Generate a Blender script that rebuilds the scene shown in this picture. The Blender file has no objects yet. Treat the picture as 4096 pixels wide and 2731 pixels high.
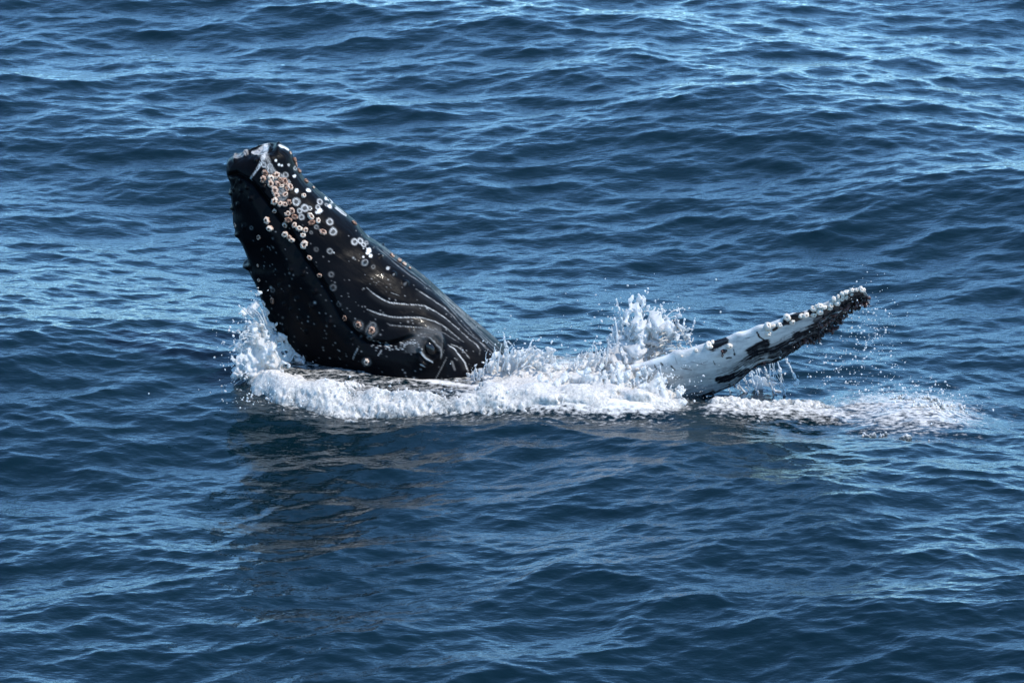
import bpy, math, random
import numpy as np
from mathutils import Vector, Matrix

scene = bpy.context.scene
coll = scene.collection

# ------------------------------------------------------------------ camera
CAM = np.array((0.0, -39.0, 13.0))
AIM = np.array((0.0, 0.35, 0.86))
FOCAL = 147.0
cam_data = bpy.data.cameras.new('camera')
cam_data.lens = FOCAL
cam_data.sensor_width = 36.0
cam_data.clip_start = 0.5
cam_data.clip_end = 20000.0
cam_data.dof.use_dof = True
cam_data.dof.focus_distance = 41.5
cam_data.dof.aperture_fstop = 5.6
cam = bpy.data.objects.new('camera', cam_data)
coll.objects.link(cam)
cam.location = CAM
fwd = (AIM - CAM) / np.linalg.norm(AIM - CAM)
cam.rotation_euler = Vector(fwd).to_track_quat('-Z', 'Y').to_euler()
scene.camera = cam

# ------------------------------------------------------------------ sky and sun
SUN_EL = math.radians(55.0)
SUN_AZ = math.radians(106.0)      # measured from +Y (away from the camera) towards +X (right)
world = bpy.data.worlds.new('World')
scene.world = world
world.use_nodes = True
wn = world.node_tree
wn.nodes.clear()
w_out = wn.nodes.new('ShaderNodeOutputWorld')
w_bg = wn.nodes.new('ShaderNodeBackground')
w_sky = wn.nodes.new('ShaderNodeTexSky')
w_sky.sky_type = 'NISHITA'
w_sky.sun_disc = False
w_sky.sun_elevation = SUN_EL
w_sky.sun_rotation = SUN_AZ
w_sky.air_density = 1.0
w_sky.dust_density = 0.0
w_sky.ozone_density = 3.0
w_sky.altitude = 4000.0
w_bg.inputs['Strength'].default_value = 0.15
w_tint = wn.nodes.new('ShaderNodeMix')          # cool white balance of the whole sky
w_tint.data_type = 'RGBA'
w_tint.blend_type = 'MULTIPLY'
w_tint.inputs[0].default_value = 1.0
w_tint.inputs[7].default_value = (0.77, 1.05, 1.10, 1.0)
wn.links.new(w_sky.outputs[0], w_tint.inputs[6])
wn.links.new(w_tint.outputs[2], w_bg.inputs[0])
wn.links.new(w_bg.outputs[0], w_out.inputs[0])

sun_data = bpy.data.lights.new('sun', 'SUN')
sun_data.energy = 2.0
sun_data.angle = math.radians(0.53)
sun_data.color = (1.0, 0.94, 0.85)
sun = bpy.data.objects.new('sun', sun_data)
coll.objects.link(sun)
to_sun = Vector((math.sin(SUN_AZ) * math.cos(SUN_EL), math.cos(SUN_AZ) * math.cos(SUN_EL), math.sin(SUN_EL)))
sun.rotation_euler = to_sun.to_track_quat('Z', 'Y').to_euler()
sun.location = to_sun * 60

scene.view_settings.view_transform = 'Standard'
scene.view_settings.look = 'None'
scene.view_settings.exposure = 1.42
scene.view_settings.gamma = 1.0
scene.cycles.max_bounces = 8
scene.cycles.transmission_bounces = 6
scene.cycles.caustics_reflective = False
scene.cycles.caustics_refractive = False
scene.cycles.sample_clamp_indirect = 6.0

# ------------------------------------------------------------------ pixel <-> world helpers (photo is 4096 x 2731)
right = np.cross(fwd, (0, 0, 1.0)); right /= np.linalg.norm(right)
up = np.cross(right, fwd)
PXS = 36.0 / FOCAL / 4096.0


def ray(px, py):
    px = np.asarray(px, float); py = np.asarray(py, float)
    return fwd + ((px - 2048.0) * PXS)[..., None] * right + ((1365.5 - py) * PXS)[..., None] * up


def at_y(px, py, Y):
    """point seen at a photo pixel, on the vertical plane y = Y"""
    r = ray(px, py)
    t = (np.asarray(Y, float) - CAM[1]) / r[..., 1]
    return CAM + r * t[..., None]


def at_z(px, py, Z=0.0):
    r = ray(px, py)
    t = (np.asarray(Z, float) - CAM[2]) / r[..., 2]
    return CAM + r * t[..., None]


def project(P):
    d = np.asarray(P, float) - CAM
    f = d @ fwd
    return 2048.0 + (d @ right) / f / PXS, 1365.5 - (d @ up) / f / PXS


def smooth(a, b, x):
    t = np.clip((x - a) / (b - a), 0, 1)
    return t * t * (3 - 2 * t)


def mesh_object(name, verts, faces, mat=None, parent=None, smooth_shade=True):
    """verts (n,3); faces (m,3) or (m,4) int array"""
    me = bpy.data.meshes.new(name)
    verts = np.ascontiguousarray(verts, dtype=np.float32)
    faces = np.ascontiguousarray(faces, dtype=np.int32)
    nf, k = faces.shape
    me.vertices.add(len(verts))
    me.vertices.foreach_set('co', verts.ravel())
    me.loops.add(nf * k)
    me.loops.foreach_set('vertex_index', faces.ravel())
    me.polygons.add(nf)
    me.polygons.foreach_set('loop_start', np.arange(nf, dtype=np.int32) * k)
    me.polygons.foreach_set('loop_total', np.full(nf, k, dtype=np.int32))
    me.update(calc_edges=True)
    if smooth_shade:
        me.polygons.foreach_set('use_smooth', np.ones(nf, dtype=bool))
    if mat is not None:
        me.materials.append(mat)
    ob = bpy.data.objects.new(name, me)
    coll.objects.link(ob)
    if parent is not None:
        ob.parent = parent
    return ob


def float_attr(ob, name, values):
    a = ob.data.attributes.new(name, 'FLOAT', 'POINT')
    a.data.foreach_set('value', np.ascontiguousarray(values, dtype=np.float32).ravel())


def color_attr(ob, name, rgb):
    a = ob.data.attributes.new(name, 'FLOAT_COLOR', 'POINT')
    c = np.ones((len(rgb), 4), dtype=np.float32)
    c[:, :3] = rgb
    a.data.foreach_set('color', c.ravel())


def grid_faces(nr, nc, wrap=False):
    i = np.arange(nr - 1)[:, None]
    j = np.arange(nc if wrap else nc - 1)[None, :]
    j2 = (j + 1) % nc
    a = i * nc + j; b = i * nc + j2; c = (i + 1) * nc + j2; d = (i + 1) * nc + j
    return np.stack([a, b, c, d], -1).reshape(-1, 4)


class Nodes:
    """small wrapper to write node trees in few lines"""
    def __init__(self, name):
        self.mat = bpy.data.materials.new(name)
        self.mat.use_nodes = True
        self.t = self.mat.node_tree
        self.t.nodes.clear()

    def n(self, kind, props=None, **ins):
        nd = self.t.nodes.new('ShaderNode' + kind)
        for k, v in (props or {}).items():
            setattr(nd, k, v)
        for k, v in ins.items():
            key = k.replace('_', ' ')
            sock = nd.inputs[int(k[1:])] if k[0] == 'i' and k[1:].isdigit() else nd.inputs[key]
            if isinstance(v, bpy.types.NodeSocket):
                self.t.links.new(v, sock)
            else:
                sock.default_value = v
        return nd

    def math(self, op, a, b=0.0, clamp=False):
        return self.n('Math', dict(operation=op, use_clamp=clamp), i0=a, i1=b).outputs[0]

    def mix(self, f, a, b):
        nd = self.n('Mix', dict(data_type='RGBA'))
        for s, v in ((nd.inputs[0], f), (nd.inputs[6], a), (nd.inputs[7], b)):
            if isinstance(v, bpy.types.NodeSocket):
                self.t.links.new(v, s)
            else:
                s.default_value = v if not isinstance(v, tuple) or len(v) == 4 else (*v, 1.0)
        return nd.outputs[2]

    def attr(self, name, out='Fac'):
        return self.n('Attribute', dict(attribute_name=name)).outputs[out]

    def out(self, shader):
        o = self.n('OutputMaterial')
        self.t.links.new(shader, o.inputs['Surface'])
        return self.mat


def rgb(r, g, b):
    return (r, g, b, 1.0)

# ------------------------------------------------------------------ sea surface
def ocean_tile(N, L, lmin, lmax, main_dir, seed, slope, power, aniso):
    rng = np.random.default_rng(seed)
    k1 = np.fft.fftfreq(N, L / N) * 2 * np.pi
    kx, ky = np.meshgrid(k1, k1, indexing='xy')
    K = np.hypot(kx, ky); K[0, 0] = 1
    ang = np.arctan2(ky, kx) - main_dir
    spread = aniso + (1 - aniso) * np.cos(ang) ** 2
    k_lo, k_hi = 2 * np.pi / lmax, 2 * np.pi / lmin
    S = K ** (-power) * np.exp(-(k_lo / K) ** 3) * np.exp(-(K / k_hi) ** 2) * spread
    S[0, 0] = 0
    A = S * (rng.standard_normal((N, N)) + 1j * rng.standard_normal((N, N)))
    H = np.fft.ifft2(A)
    sx = np.fft.ifft2(1j * kx * A).real; sy = np.fft.ifft2(1j * ky * A).real
    g = slope / np.sqrt((sx ** 2 + sy ** 2).mean())
    h = H.real * g
    dx = np.fft.ifft2(1j * kx / K * A).real * g
    dy = np.fft.ifft2(1j * ky / K * A).real * g
    return h.astype(np.float32), dx.astype(np.float32), dy.astype(np.float32)


def sample_tile(F, L, x, y):
    N = F.shape[0]
    u = (x / L * N) % N; v = (y / L * N) % N
    i = np.floor(u).astype(int); j = np.floor(v).astype(int)
    fu = u - i; fv = v - j
    i %= N; j %= N
    i1 = (i + 1) % N; j1 = (j + 1) % N
    return (F[j, i] * (1 - fu) + F[j, i1] * fu) * (1 - fv) + (F[j1, i] * (1 - fu) + F[j1, i1] * fu) * fv


T1 = ocean_tile(2048, 61.0, 0.08, 3.6, math.radians(98), 11, 0.160, 1.80, 0.36)
T1L = 61.0
T2 = ocean_tile(256, 143.0, 4.0, 17.0, math.radians(70), 5, 0.075, 2.2, 0.05)
T2L = 143.0


def waves(x, y, amp=1.0):
    """displacement of the open sea at rest position x, y"""
    h = sample_tile(T1[0], T1L, x, y) * amp + sample_tile(T2[0], T2L, x, y)
    ch = 1.2
    dx = sample_tile(T1[1], T1L, x, y) * amp * ch + sample_tile(T2[1], T2L, x, y)
    dy = sample_tile(T1[2], T1L, x, y) * amp * ch + sample_tile(T2[2], T2L, x, y)
    return h, dx, dy


def inside(px, py, poly):
    """signed distance in px to a closed polygon, positive inside"""
    P = np.asarray(poly, float); Q = np.roll(P, -1, axis=0)
    d = np.full(px.shape, 1e9); odd = np.zeros(px.shape, bool)
    for a, b in zip(P, Q):
        e = b - a
        t = np.clip(((px - a[0]) * e[0] + (py - a[1]) * e[1]) / (e @ e), 0, 1)
        d = np.minimum(d, np.hypot(px - a[0] - t * e[0], py - a[1] - t * e[1]))
        c = (a[1] > py) != (b[1] > py)
        with np.errstate(divide='ignore', invalid='ignore'):
            odd ^= c & (px < a[0] + (py - a[1]) * e[0] / (e[1] if e[1] else 1e-9))
    return np.where(odd, d, -d)


# the wave the whale pushes up: foot of its front, read from the photo on the water plane
foot = at_z(*np.array([(930, 1500), (965, 1560), (1010, 1602), (1100, 1630), (1300, 1655), (1500, 1663), (1800, 1670), (2100, 1680), (2400, 1688), (2600, 1690), (2750, 1676), (2850, 1640)], float).T)
FX, FY = foot[:, 0], foot[:, 1] - 0.13
CX, CY = at_z(*np.array([(1130, 1440), (1200, 1470), (1300, 1492), (1450, 1512), (1600, 1530), (1800, 1555), (1950, 1566)], float).T, 0.06)[:, :2].T
boil = at_z(3660.0, 1668.0); strip = at_z(np.array([2830.0, 3000, 3200, 3420]), np.array([1668.0, 1664, 1660, 1664]))


def sea_extra(x, y):
    """whale-made swell: extra height, how much of the open-sea chop is left, foam cover"""
    yf = np.interp(x, FX, FY)
    span = smooth(-2.85, -2.35, x) * smooth(2.15, 1.2, x)
    hgt = np.interp(x, [-2.8, -2.3, -1.4, 0.0, 0.9, 1.6], [0.12, 0.165, 0.155, 0.15, 0.15, 0.09])
    up_ = smooth(yf, yf + 0.30, y)
    e = hgt * span * up_ * (1 - (0.80 - 0.35 * smooth(-0.5, 0.2, x)) * smooth(yf + 0.27, yf + 0.66, y)) * smooth(yf + 3.6, yf + 2.2, y)
    r2 = ((x - boil[0]) / 0.62) ** 2 + ((y - boil[1] - 0.35) / 0.70) ** 2
    e = e + 0.17 * np.exp(-r2)
    ys = np.interp(x, strip[:, 0], strip[:, 1])
    e = e + 0.075 * np.exp(-((y - ys - 0.16) / 0.20) ** 2) * smooth(1.75, 2.05, x) * smooth(3.5, 3.2, x)
    near = np.exp(-((x + 0.5) / 2.6) ** 2 - ((y - 0.9) / 1.6) ** 2)
    amp = 1 - 0.25 * near
    # foam left lying on the water
    f = 0.62 * span * smooth(yf - 0.02, yf + 0.25, y) * smooth(yf + 2.6, yf + 1.2, y)
    f = f * (0.42 + 0.73 * smooth(-0.6, 0.1, x))
    f = np.maximum(f, 0.44 * np.exp(-(r2 * 0.7) ** 2))
    f = np.maximum(f, (0.46 - 0.16 * smooth(3.0, 4.0, x)) * np.exp(-((y - ys - 0.12) / 0.24) ** 2) * smooth(1.8, 2.1, x) * smooth(4.5, 3.6, x))
    f = np.maximum(f, 0.72 * np.exp(-((y - np.interp(x, CX, CY)) / 0.085) ** 2) * smooth(-2.3, -2.0, x) * smooth(-0.1, -0.4, x))
    f = np.maximum(f, 0.16 * span * np.exp(-((y - yf + 0.06) / 0.12) ** 2))
    return e, amp, f


def build_sea(mat):
    ang = np.radians(np.linspace(23.6, 11.3, 790))
    dist = CAM[2] / np.tan(ang)
    near = -np.geomspace(3000.0, 2.0, 26) + 2.0
    near = np.concatenate([near, np.linspace(2.5, dist[0], 24)[:-1]])
    far = dist[-1] + np.geomspace(0.15, 9000.0, 70)
    d = np.concatenate([near, dist, far])
    u = np.linspace(-0.148, 0.148, 740)
    ext = 0.148 + np.geomspace(0.0006, 40.0, 34)
    u = np.concatenate([-ext[::-1], u, ext])
    D, U = np.meshgrid(d, u, indexing='ij')
    spread = np.maximum(D, 20.0)
    X = U * spread
    Y = D + CAM[1]
    inside = ((D > 20) & (D < 85) & (np.abs(U) < 0.5)).astype(float)
    fade = smooth(400.0, 80.0, np.hypot(X, Y))
    e, amp, foam = sea_extra(X, Y)
    h, dx, dy = waves(X, Y, amp * np.maximum(inside, 0.35))
    V = np.stack([X + dx * fade, Y + dy * fade, h * fade + e], -1).reshape(-1, 3)
    ob = mesh_object('sea', V, grid_faces(len(d), len(u)), mat)
    float_attr(ob, 'foam', foam)
    ob['kind'] = 'structure'
    ob['label'] = 'open blue choppy sea water around the whale'
    return ob


def sea_material():
    m = Nodes('sea_water')
    tc = m.n('TexCoord').outputs['Object']
    mp = m.n('Mapping', None, Vector=tc, Scale=(0.5, 1.0, 1.0)).outputs[0]
    n1 = m.n('TexNoise', dict(noise_dimensions='2D'), Vector=mp, Scale=15.0, Detail=3.0, Roughness=0.55).outputs[0]
    bump = m.n('Bump', None, Strength=0.6, Distance=0.013, Height=n1).outputs[0]
    water = m.n('BsdfPrincipled', None, Base_Color=rgb(0.0012, 0.0085, 0.0125), Roughness=0.04, IOR=1.333, Normal=bump)
    fn = m.n('TexNoise', None, Vector=m.n('Mapping', None, Vector=tc, Scale=(0.65, 1.0, 1.0)).outputs[0], Scale=22.0, Detail=5.0, Roughness=0.65).outputs[0]
    f = m.attr('foam')
    thr = m.math('SUBTRACT', 1.0, f)
    fac = m.n('MapRange', dict(interpolation_type='SMOOTHSTEP'), Value=m.math('SUBTRACT', fn, m.math('SUBTRACT', m.math('MULTIPLY', thr, 0.62), 0.0)), i1=-0.06, i2=0.34).outputs[0]
    fac = m.math('MULTIPLY', fac, m.math('GREATER_THAN', f, 0.001))
    bump2 = m.n('Bump', None, Strength=0.5, Distance=0.02, Height=fn).outputs[0]
    froth = m.n('BsdfPrincipled', None, Base_Color=rgb(0.66, 0.63, 0.59), Roughness=0.55, Normal=bump2)
    return m.out(m.n('MixShader', None, i0=fac, i1=water.outputs[0], i2=froth.outputs[0]).outputs[0])


sea = build_sea(sea_material())
# ------------------------------------------------------------------ noise helpers
def noise2(n, m, power, seed, lo=0.0):
    rng = np.random.default_rng(seed)
    kx = np.fft.fftfreq(m)[None, :] * m; ky = np.fft.fftfreq(n)[:, None] * n
    K = np.hypot(kx, ky); K[0, 0] = 1
    A = K ** -power * (K >= lo)
    A[0, 0] = 0
    f = np.fft.ifft2(A * np.fft.fft2(rng.standard_normal((n, m)))).real
    return f / f.std()


def noise3(shape, cell, lmax, lmin, power, seed, tall=1.0):
    """gaussian noise on a voxel grid, wavelengths between lmin and lmax metres"""
    rng = np.random.default_rng(seed)
    ks = [np.fft.fftfreq(s, cell) for s in shape[:-1]] + [np.fft.rfftfreq(shape[-1], cell)]
    K = np.sqrt(ks[0][:, None, None] ** 2 + ks[1][None, :, None] ** 2 + (ks[2][None, None, :] * tall) ** 2)
    K[0, 0, 0] = 1
    A = K ** -power * np.exp(-(1 / (lmax * K)) ** 4) * np.exp(-(K * lmin) ** 4)
    A[0, 0, 0] = 0
    f = np.fft.irfftn(A * np.fft.rfftn(rng.standard_normal(shape).astype(np.float32)), s=shape, axes=(0, 1, 2))
    return (f / f.std()).astype(np.float32)


def seg_dist(px, py, pts):
    """distance in px to a polyline, signed side (+ = to the right of its direction) and position along it 0..1"""
    pts = np.asarray(pts, float)
    best = np.full(px.shape, 1e9); side = np.zeros(px.shape); along = np.zeros(px.shape)
    L = np.concatenate([[0], np.cumsum(np.hypot(*np.diff(pts, axis=0).T))])
    for a, b, l0, l1 in zip(pts[:-1], pts[1:], L[:-1], L[1:]):
        d = b - a
        t = np.clip(((px - a[0]) * d[0] + (py - a[1]) * d[1]) / (d @ d), 0, 1)
        dist = np.hypot(px - a[0] - t * d[0], py - a[1] - t * d[1])
        s = np.sign(d[0] * (py - a[1]) - d[1] * (px - a[0]))
        m = dist < best
        best = np.where(m, dist, best); side = np.where(m, s, side)
        along = np.where(m, (l0 + t * (l1 - l0)) / L[-1], along)
    return best, side, along


def catmull(pts, n):
    """smooth curve through pts, n samples, even by arc length"""
    P = np.asarray(pts, float)
    P = np.vstack([2 * P[0] - P[1], P, 2 * P[-1] - P[-2]])
    out = []
    for i in range(1, len(P) - 2):
        t = np.linspace(0, 1, 24, endpoint=False)[:, None]
        p0, p1, p2, p3 = P[i - 1], P[i], P[i + 1], P[i + 2]
        out.append(0.5 * (2 * p1 + (p2 - p0) * t + (2 * p0 - 5 * p1 + 4 * p2 - p3) * t ** 2 + (3 * p1 - p0 - 3 * p2 + p3) * t ** 3))
    C = np.vstack(out + [P[-2:-1]])
    s = np.concatenate([[0], np.cumsum(np.linalg.norm(np.diff(C, axis=0), axis=1))])
    q = np.linspace(0, s[-1], n)
    return np.stack([np.interp(q, s, C[:, k]) for k in range(C.shape[1])], -1)


# zoomed views of the photo in which points were read off: (x offset, y offset, scale)
VIEW = {1: (850, 550, 600 / 1568), 2: (850, 950, 800 / 1930), 3: (1300, 950, 900 / 2016), 6: (2500, 1100, 1100 / 2352)}


def V(k, pts):
    ox, oy, s = VIEW[k]
    p = np.asarray(pts, float)
    q = p.copy()
    q[..., 0] = ox + p[..., 0] * s; q[..., 1] = oy + p[..., 1] * s
    if p.shape[-1] > 2:
        q[..., 2] = p[..., 2] * s
    return q


# ------------------------------------------------------------------ humpback whale
YW = 2.20            # the plane that halves the whale's head, metres from the origin
M_PX = 0.00252       # metres per photo pixel at that distance

left_px = np.vstack([V(1, [(500, 158), (440, 162), (400, 172), (345, 180), (240, 222), (172, 262), (148, 330), (158, 400), (186, 470), (182, 560),
                           (190, 640), (205, 740), (215, 820), (222, 900), (240, 960), (256, 1020), (300, 1080), (337, 1160),
                           (366, 1240), (376, 1300), (374, 1360), (402, 1430), (440, 1490)]),
                     V(2, [(408, 420), (440, 490), (475, 590), (505, 680), (535, 760), (575, 830), (640, 930), (730, 1040), (850, 1150)]),
                     [(1270, 1520), (1350, 1640), (1450, 1780)]])
right_px = np.vstack([V(1, [(500, 158), (545, 136), (600, 124), (680, 108), (750, 112), (815, 158), (848, 240), (880, 322), (935, 402), (990, 470), (1060, 522),
                            (1130, 590), (1210, 655), (1290, 735), (1370, 800), (1450, 868), (1510, 918)]),
                      V(3, [(380, 0), (470, 62), (560, 125), (650, 196), (750, 262), (850, 342), (950, 432), (1050, 522), (1150, 612),
                            (1250, 700), (1350, 785), (1450, 872), (1550, 960), (1620, 1025), (1710, 1110)]),
                      [(2140, 1510), (2230, 1610), (2330, 1720)]])
mouth_px = np.vstack([V(1, [(150, 402), (200, 396), (262, 378), (310, 412), (390, 452), (440, 492), (520, 590), (600, 690), (690, 830), (800, 960), (868, 1085)]),
                      V(2, [(940, 250), (1040, 395), (1130, 535), (1240, 745), (1300, 822), (1430, 952), (1500, 1000)]),
                      V(3, [(430, 938), (560, 955), (650, 932), (740, 898), (820, 884)])])

groove_px = [V(3, g) for g in (
    [(372, 452), (430, 500), (500, 545), (580, 580), (700, 595), (820, 600), (900, 620), (1000, 665), (1080, 720), (1160, 790), (1230, 850), (1300, 910), (1360, 960), (1390, 1010), (1388, 1050)],
    [(380, 640), (440, 660), (500, 685), (580, 705), (700, 712), (820, 712), (900, 725), (980, 755), (1050, 790), (1120, 840), (1200, 900), (1240, 930)],
    [(560, 770), (590, 785), (680, 790), (780, 800), (870, 810), (960, 835), (1050, 860), (1120, 900), (1190, 935)],
    [(815, 465), (900, 520), (980, 570), (1070, 630), (1150, 700), (1220, 780), (1300, 860), (1400, 950), (1450, 1010)],
    [(1040, 560), (1130, 645), (1200, 720), (1280, 800), (1340, 880), (1400, 945), (1480, 1020), (1540, 1090)],
    [(1050, 540), (1150, 630), (1230, 712), (1310, 800), (1400, 895), (1500, 1000), (1580, 1080)],
    [(960, 455), (1060, 545), (1160, 635), (1260, 735), (1340, 812), (1430, 900), (1530, 1000), (1600, 1070)],
    [(1000, 482), (1200, 665), (1330, 785), (1450, 893), (1560, 1000), (1640, 1070)],
    [(1080, 970), (1140, 1000), (1200, 1060), (1250, 1120), (1280, 1190)],
    [(1110, 965), (1180, 980), (1250, 1030), (1290, 1080)],
    [(470, 80), (560, 160), (650, 242), (740, 322), (850, 402), (960, 482)],
    [(520, 100), (620, 185), (720, 262), (820, 340), (930, 435)],
)]
groove_white = [0.72, 0.55, 0.30, 0.5, 0.3, 0.26, 0.22, 0.2, 0.8, 0.4, 0.22, 0.2]

tubercles = np.vstack([V(1, [(186, 590, 26), (205, 745, 26), (262, 1015, 30), (372, 1345, 34), (300, 440, 26), (420, 625, 24), (285, 700, 26), (376, 515, 24), (345, 192, 34),
                             (408, 188, 24), (680, 132, 36), (232, 545, 20), (320, 545, 20), (535, 515, 26), (605, 130, 26), (460, 240, 20), (240, 250, 26), (345, 930, 26), (520, 1180, 22)]),
                       V(2, [(345, 285, 30), (500, 530, 26), (1140, 805, 34), (992, 512, 26), (962, 655, 28), (880, 335, 26), (830, 585, 26), (760, 690, 22), (650, 460, 22),
                             (700, 880, 22), (850, 780, 22), (905, 900, 24), (1345, 970, 18), (610, 330, 20), (770, 300, 24), (690, 640, 20)]),
                       V(3, [(612, 325, 26), (716, 408, 28), (505, 165, 24), (358, 222, 34)])])

ring_px = np.vstack([V(1, [(535, 290, 28, 1), (600, 300, 30, 1), (595, 345, 22, 1), (875, 672, 42, 1), (965, 738, 40, 1), (1015, 740, 22, .8), (910, 768, 30, .9), (925, 832, 33, .8),
                           (1222, 880, 38, .9), (1258, 985, 38, 1), (862, 325, 22, .7), (765, 395, 28, .7), (1095, 730, 25, .9), (1120, 672, 32, 1), (1190, 705, 20, .7), (410, 945, 20, .25),
                           (1227, 1190, 32, .5), (1480, 1090, 35, .9), (1545, 1085, 35, .9), (1090, 1170, 22, .15), (1240, 1435, 30, .2), (1085, 935, 22, .5), (1030, 995, 18, .3)]),
                     V(2, [(1455, 75, 26, .9), (1487, 50, 20, .7), (1470, 240, 30, .6), (1000, 118, 25, .12), (1150, 355, 26, .2), (1165, 480, 32, .2), (585, 505, 22, .2),
                           (1225, 645, 25, .15), (1545, 845, 36, .3), (1410, 845, 50, .22), (1537, 895, 60, .22), (1490, 1192, 46, .25), (1515, 970, 28, .25), (1555, 280, 20, .2)])])
blot_px = np.vstack([V(1, [(1112, 768, 28, 1), (877, 562, 20, 1), (1003, 553, 20, 1), (990, 555, 14, 1), (1015, 556, 14, 1), (1225, 720, 23, .9), (1195, 632, 20, 1), (1215, 645, 14, 1), (855, 408, 16, .9),
                           (700, 288, 12, .9), (725, 297, 12, .9), (665, 242, 12, .9), (1085, 785, 16, .8), (1245, 680, 12, .7), (790, 290, 12, .5)]),
                     V(2, [(1500, 130, 27, 1), (1490, 152, 18, 1), (1520, 180, 17, 1), (1455, 185, 9, 1), (1695, 298, 17, .55), (1448, 112, 7, .8), (1170, 150, 7, .8)])])
# white worn skin on the chin, thin scratches: polyline, half width in px, strength
smear_px = [(V(1, [(560, 128), (545, 165), (530, 215), (500, 280), (455, 350), (397, 448)]), (11, 3), 1.0),
            (V(1, [(545, 165), (480, 172), (415, 172)]), (9, 5), 0.6),
            (V(1, [(540, 200), (575, 290), (620, 345), (660, 380), (700, 400), (760, 440), (800, 470)]), (20, 7), 0.42),
            (V(1, [(590, 400), (640, 450), (690, 520), (740, 600), (700, 660)]), (28, 16), 0.25),
            (V(1, [(1285, 740), (1340, 790), (1390, 825)]), (3, 2), 0.6),
            (V(1, [(235, 232), (290, 205), (350, 200)]), (7, 5), 0.4),
            (V(1, [(700, 110), (750, 114), (790, 138)]), (4, 3), 0.9),
            (V(3, [(1075, 1100), (1000, 1240), (960, 1300)]), (1.6, 1.2), 0.25),
            (V(3, [(295, 985), (265, 1050), (252, 1080)]), (3, 2), 0.3),
            (V(3, [(595, 500), (660, 525)]), (1.5, 1.2), 0.25),
            (V(3, [(1130, 1120), (1160, 1190)]), (5, 4), 0.15),
            (V(3, [(505, 1010), (480, 1055)]), (2, 1.5), 0.5),
            (V(3, [(845, 1040), (890, 1090), (950, 1130)]), (4, 2), 0.6),
            (V(3, [(850, 1140), (885, 1160)]), (3, 2), 0.5)]
eye_arc = [V(3, [(825, 898), (890, 905), (955, 945), (1000, 1005), (1020, 1060), (1018, 1110)]),
           V(3, [(830, 980), (850, 1030), (895, 1085), (955, 1132)])]
EYE = V(3, [(930, 1015)])[0]

NT, NN, NF = 450, 390, 90
Lc = catmull(left_px, NT); Rc = catmull(right_px, NT)
tt = np.linspace(0, 1, NT)
Lw = at_y(Lc[:, 0], Lc[:, 1], np.full(NT, YW)); Rw = at_y(Rc[:, 0], Rc[:, 1], np.full(NT, YW))
depth = np.interp(tt, [0, 0.01, 0.03, 0.06, 0.1, 0.2, 0.35, 0.55, 0.75, 1.0], [0.0, 0.12, 0.21, 0.285, 0.33, 0.41, 0.52, 0.68, 0.80, 0.85])
th = np.concatenate([np.linspace(0, np.pi, NN, endpoint=False), np.linspace(np.pi, 2 * np.pi, NF, endpoint=False)])
# even out the spacing across the near face
ct = np.cos(th); st = np.sin(th)
prof = np.sign(st) * np.abs(st) ** 0.82
narrow = 1 - 0.20 * smooth(0.2, -1.0, ct)                     # rostrum side is narrower than the throat
mid = 0.5 * (Lw + Rw); half = 0.5 * (Rw - Lw)
Pw = mid[:, None, :] + half[:, None, :] * ct[None, :, None]
Pw[..., 1] = YW - depth[:, None] * (prof * narrow)[None, :]

# every feature is laid out on the near flank and mirrored onto the far one
mirror = Pw.copy(); mirror[..., 1] = YW - np.abs(Pw[..., 1] - YW)
hx, hy = project(mirror.reshape(-1, 3))
hx = hx.reshape(NT, -1); hy = hy.reshape(NT, -1)

disp = np.zeros(hx.shape); white = np.zeros(hx.shape)
md, ms, ma = seg_dist(hx, hy, mouth_px)
fade_m = smooth(0.0, 0.02, ma) * smooth(1.0, 0.97, ma)
disp -= (0.020 + 0.018 * smooth(0.45, 0.0, ma) + 0.018 * smooth(0.6, 0.85, ma)) * np.exp(-(md / 6.5) ** 2) * fade_m
lip = np.where(ms < 0, 1.0, 0.0)
disp += 0.036 * np.exp(-md / 70.0) * (1 - np.exp(-(md / 10.0) ** 2)) * lip * fade_m            # lower lip bulges over the mouth line
disp += 0.030 * np.exp(-((md - 60) / 45.0) ** 2) * (1 - lip) * smooth(0.0, 0.1, ma) * smooth(1.0, 0.8, ma)
# second soft fold that runs down the upper jaw
fold = np.vstack([V(1, [(330, 430), (420, 600), (540, 850), (650, 1050), (760, 1250), (840, 1450)]), V(2, [(760, 560), (860, 760), (980, 960)])])
fd, fs, fa = seg_dist(hx, hy, fold)
disp += 0.022 * np.exp(-(fd / 26.0) ** 2) * smooth(0, .1, fa) * smooth(1, .85, fa)
fold2 = np.vstack([V(1, [(255, 760), (330, 1000), (430, 1250), (500, 1500)]), V(2, [(540, 640), (640, 820)])])
fd, fs, fa = seg_dist(hx, hy, fold2)
disp += 0.016 * np.exp(-(fd / 20.0) ** 2) * smooth(0, .1, fa) * smooth(1, .85, fa)
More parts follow.
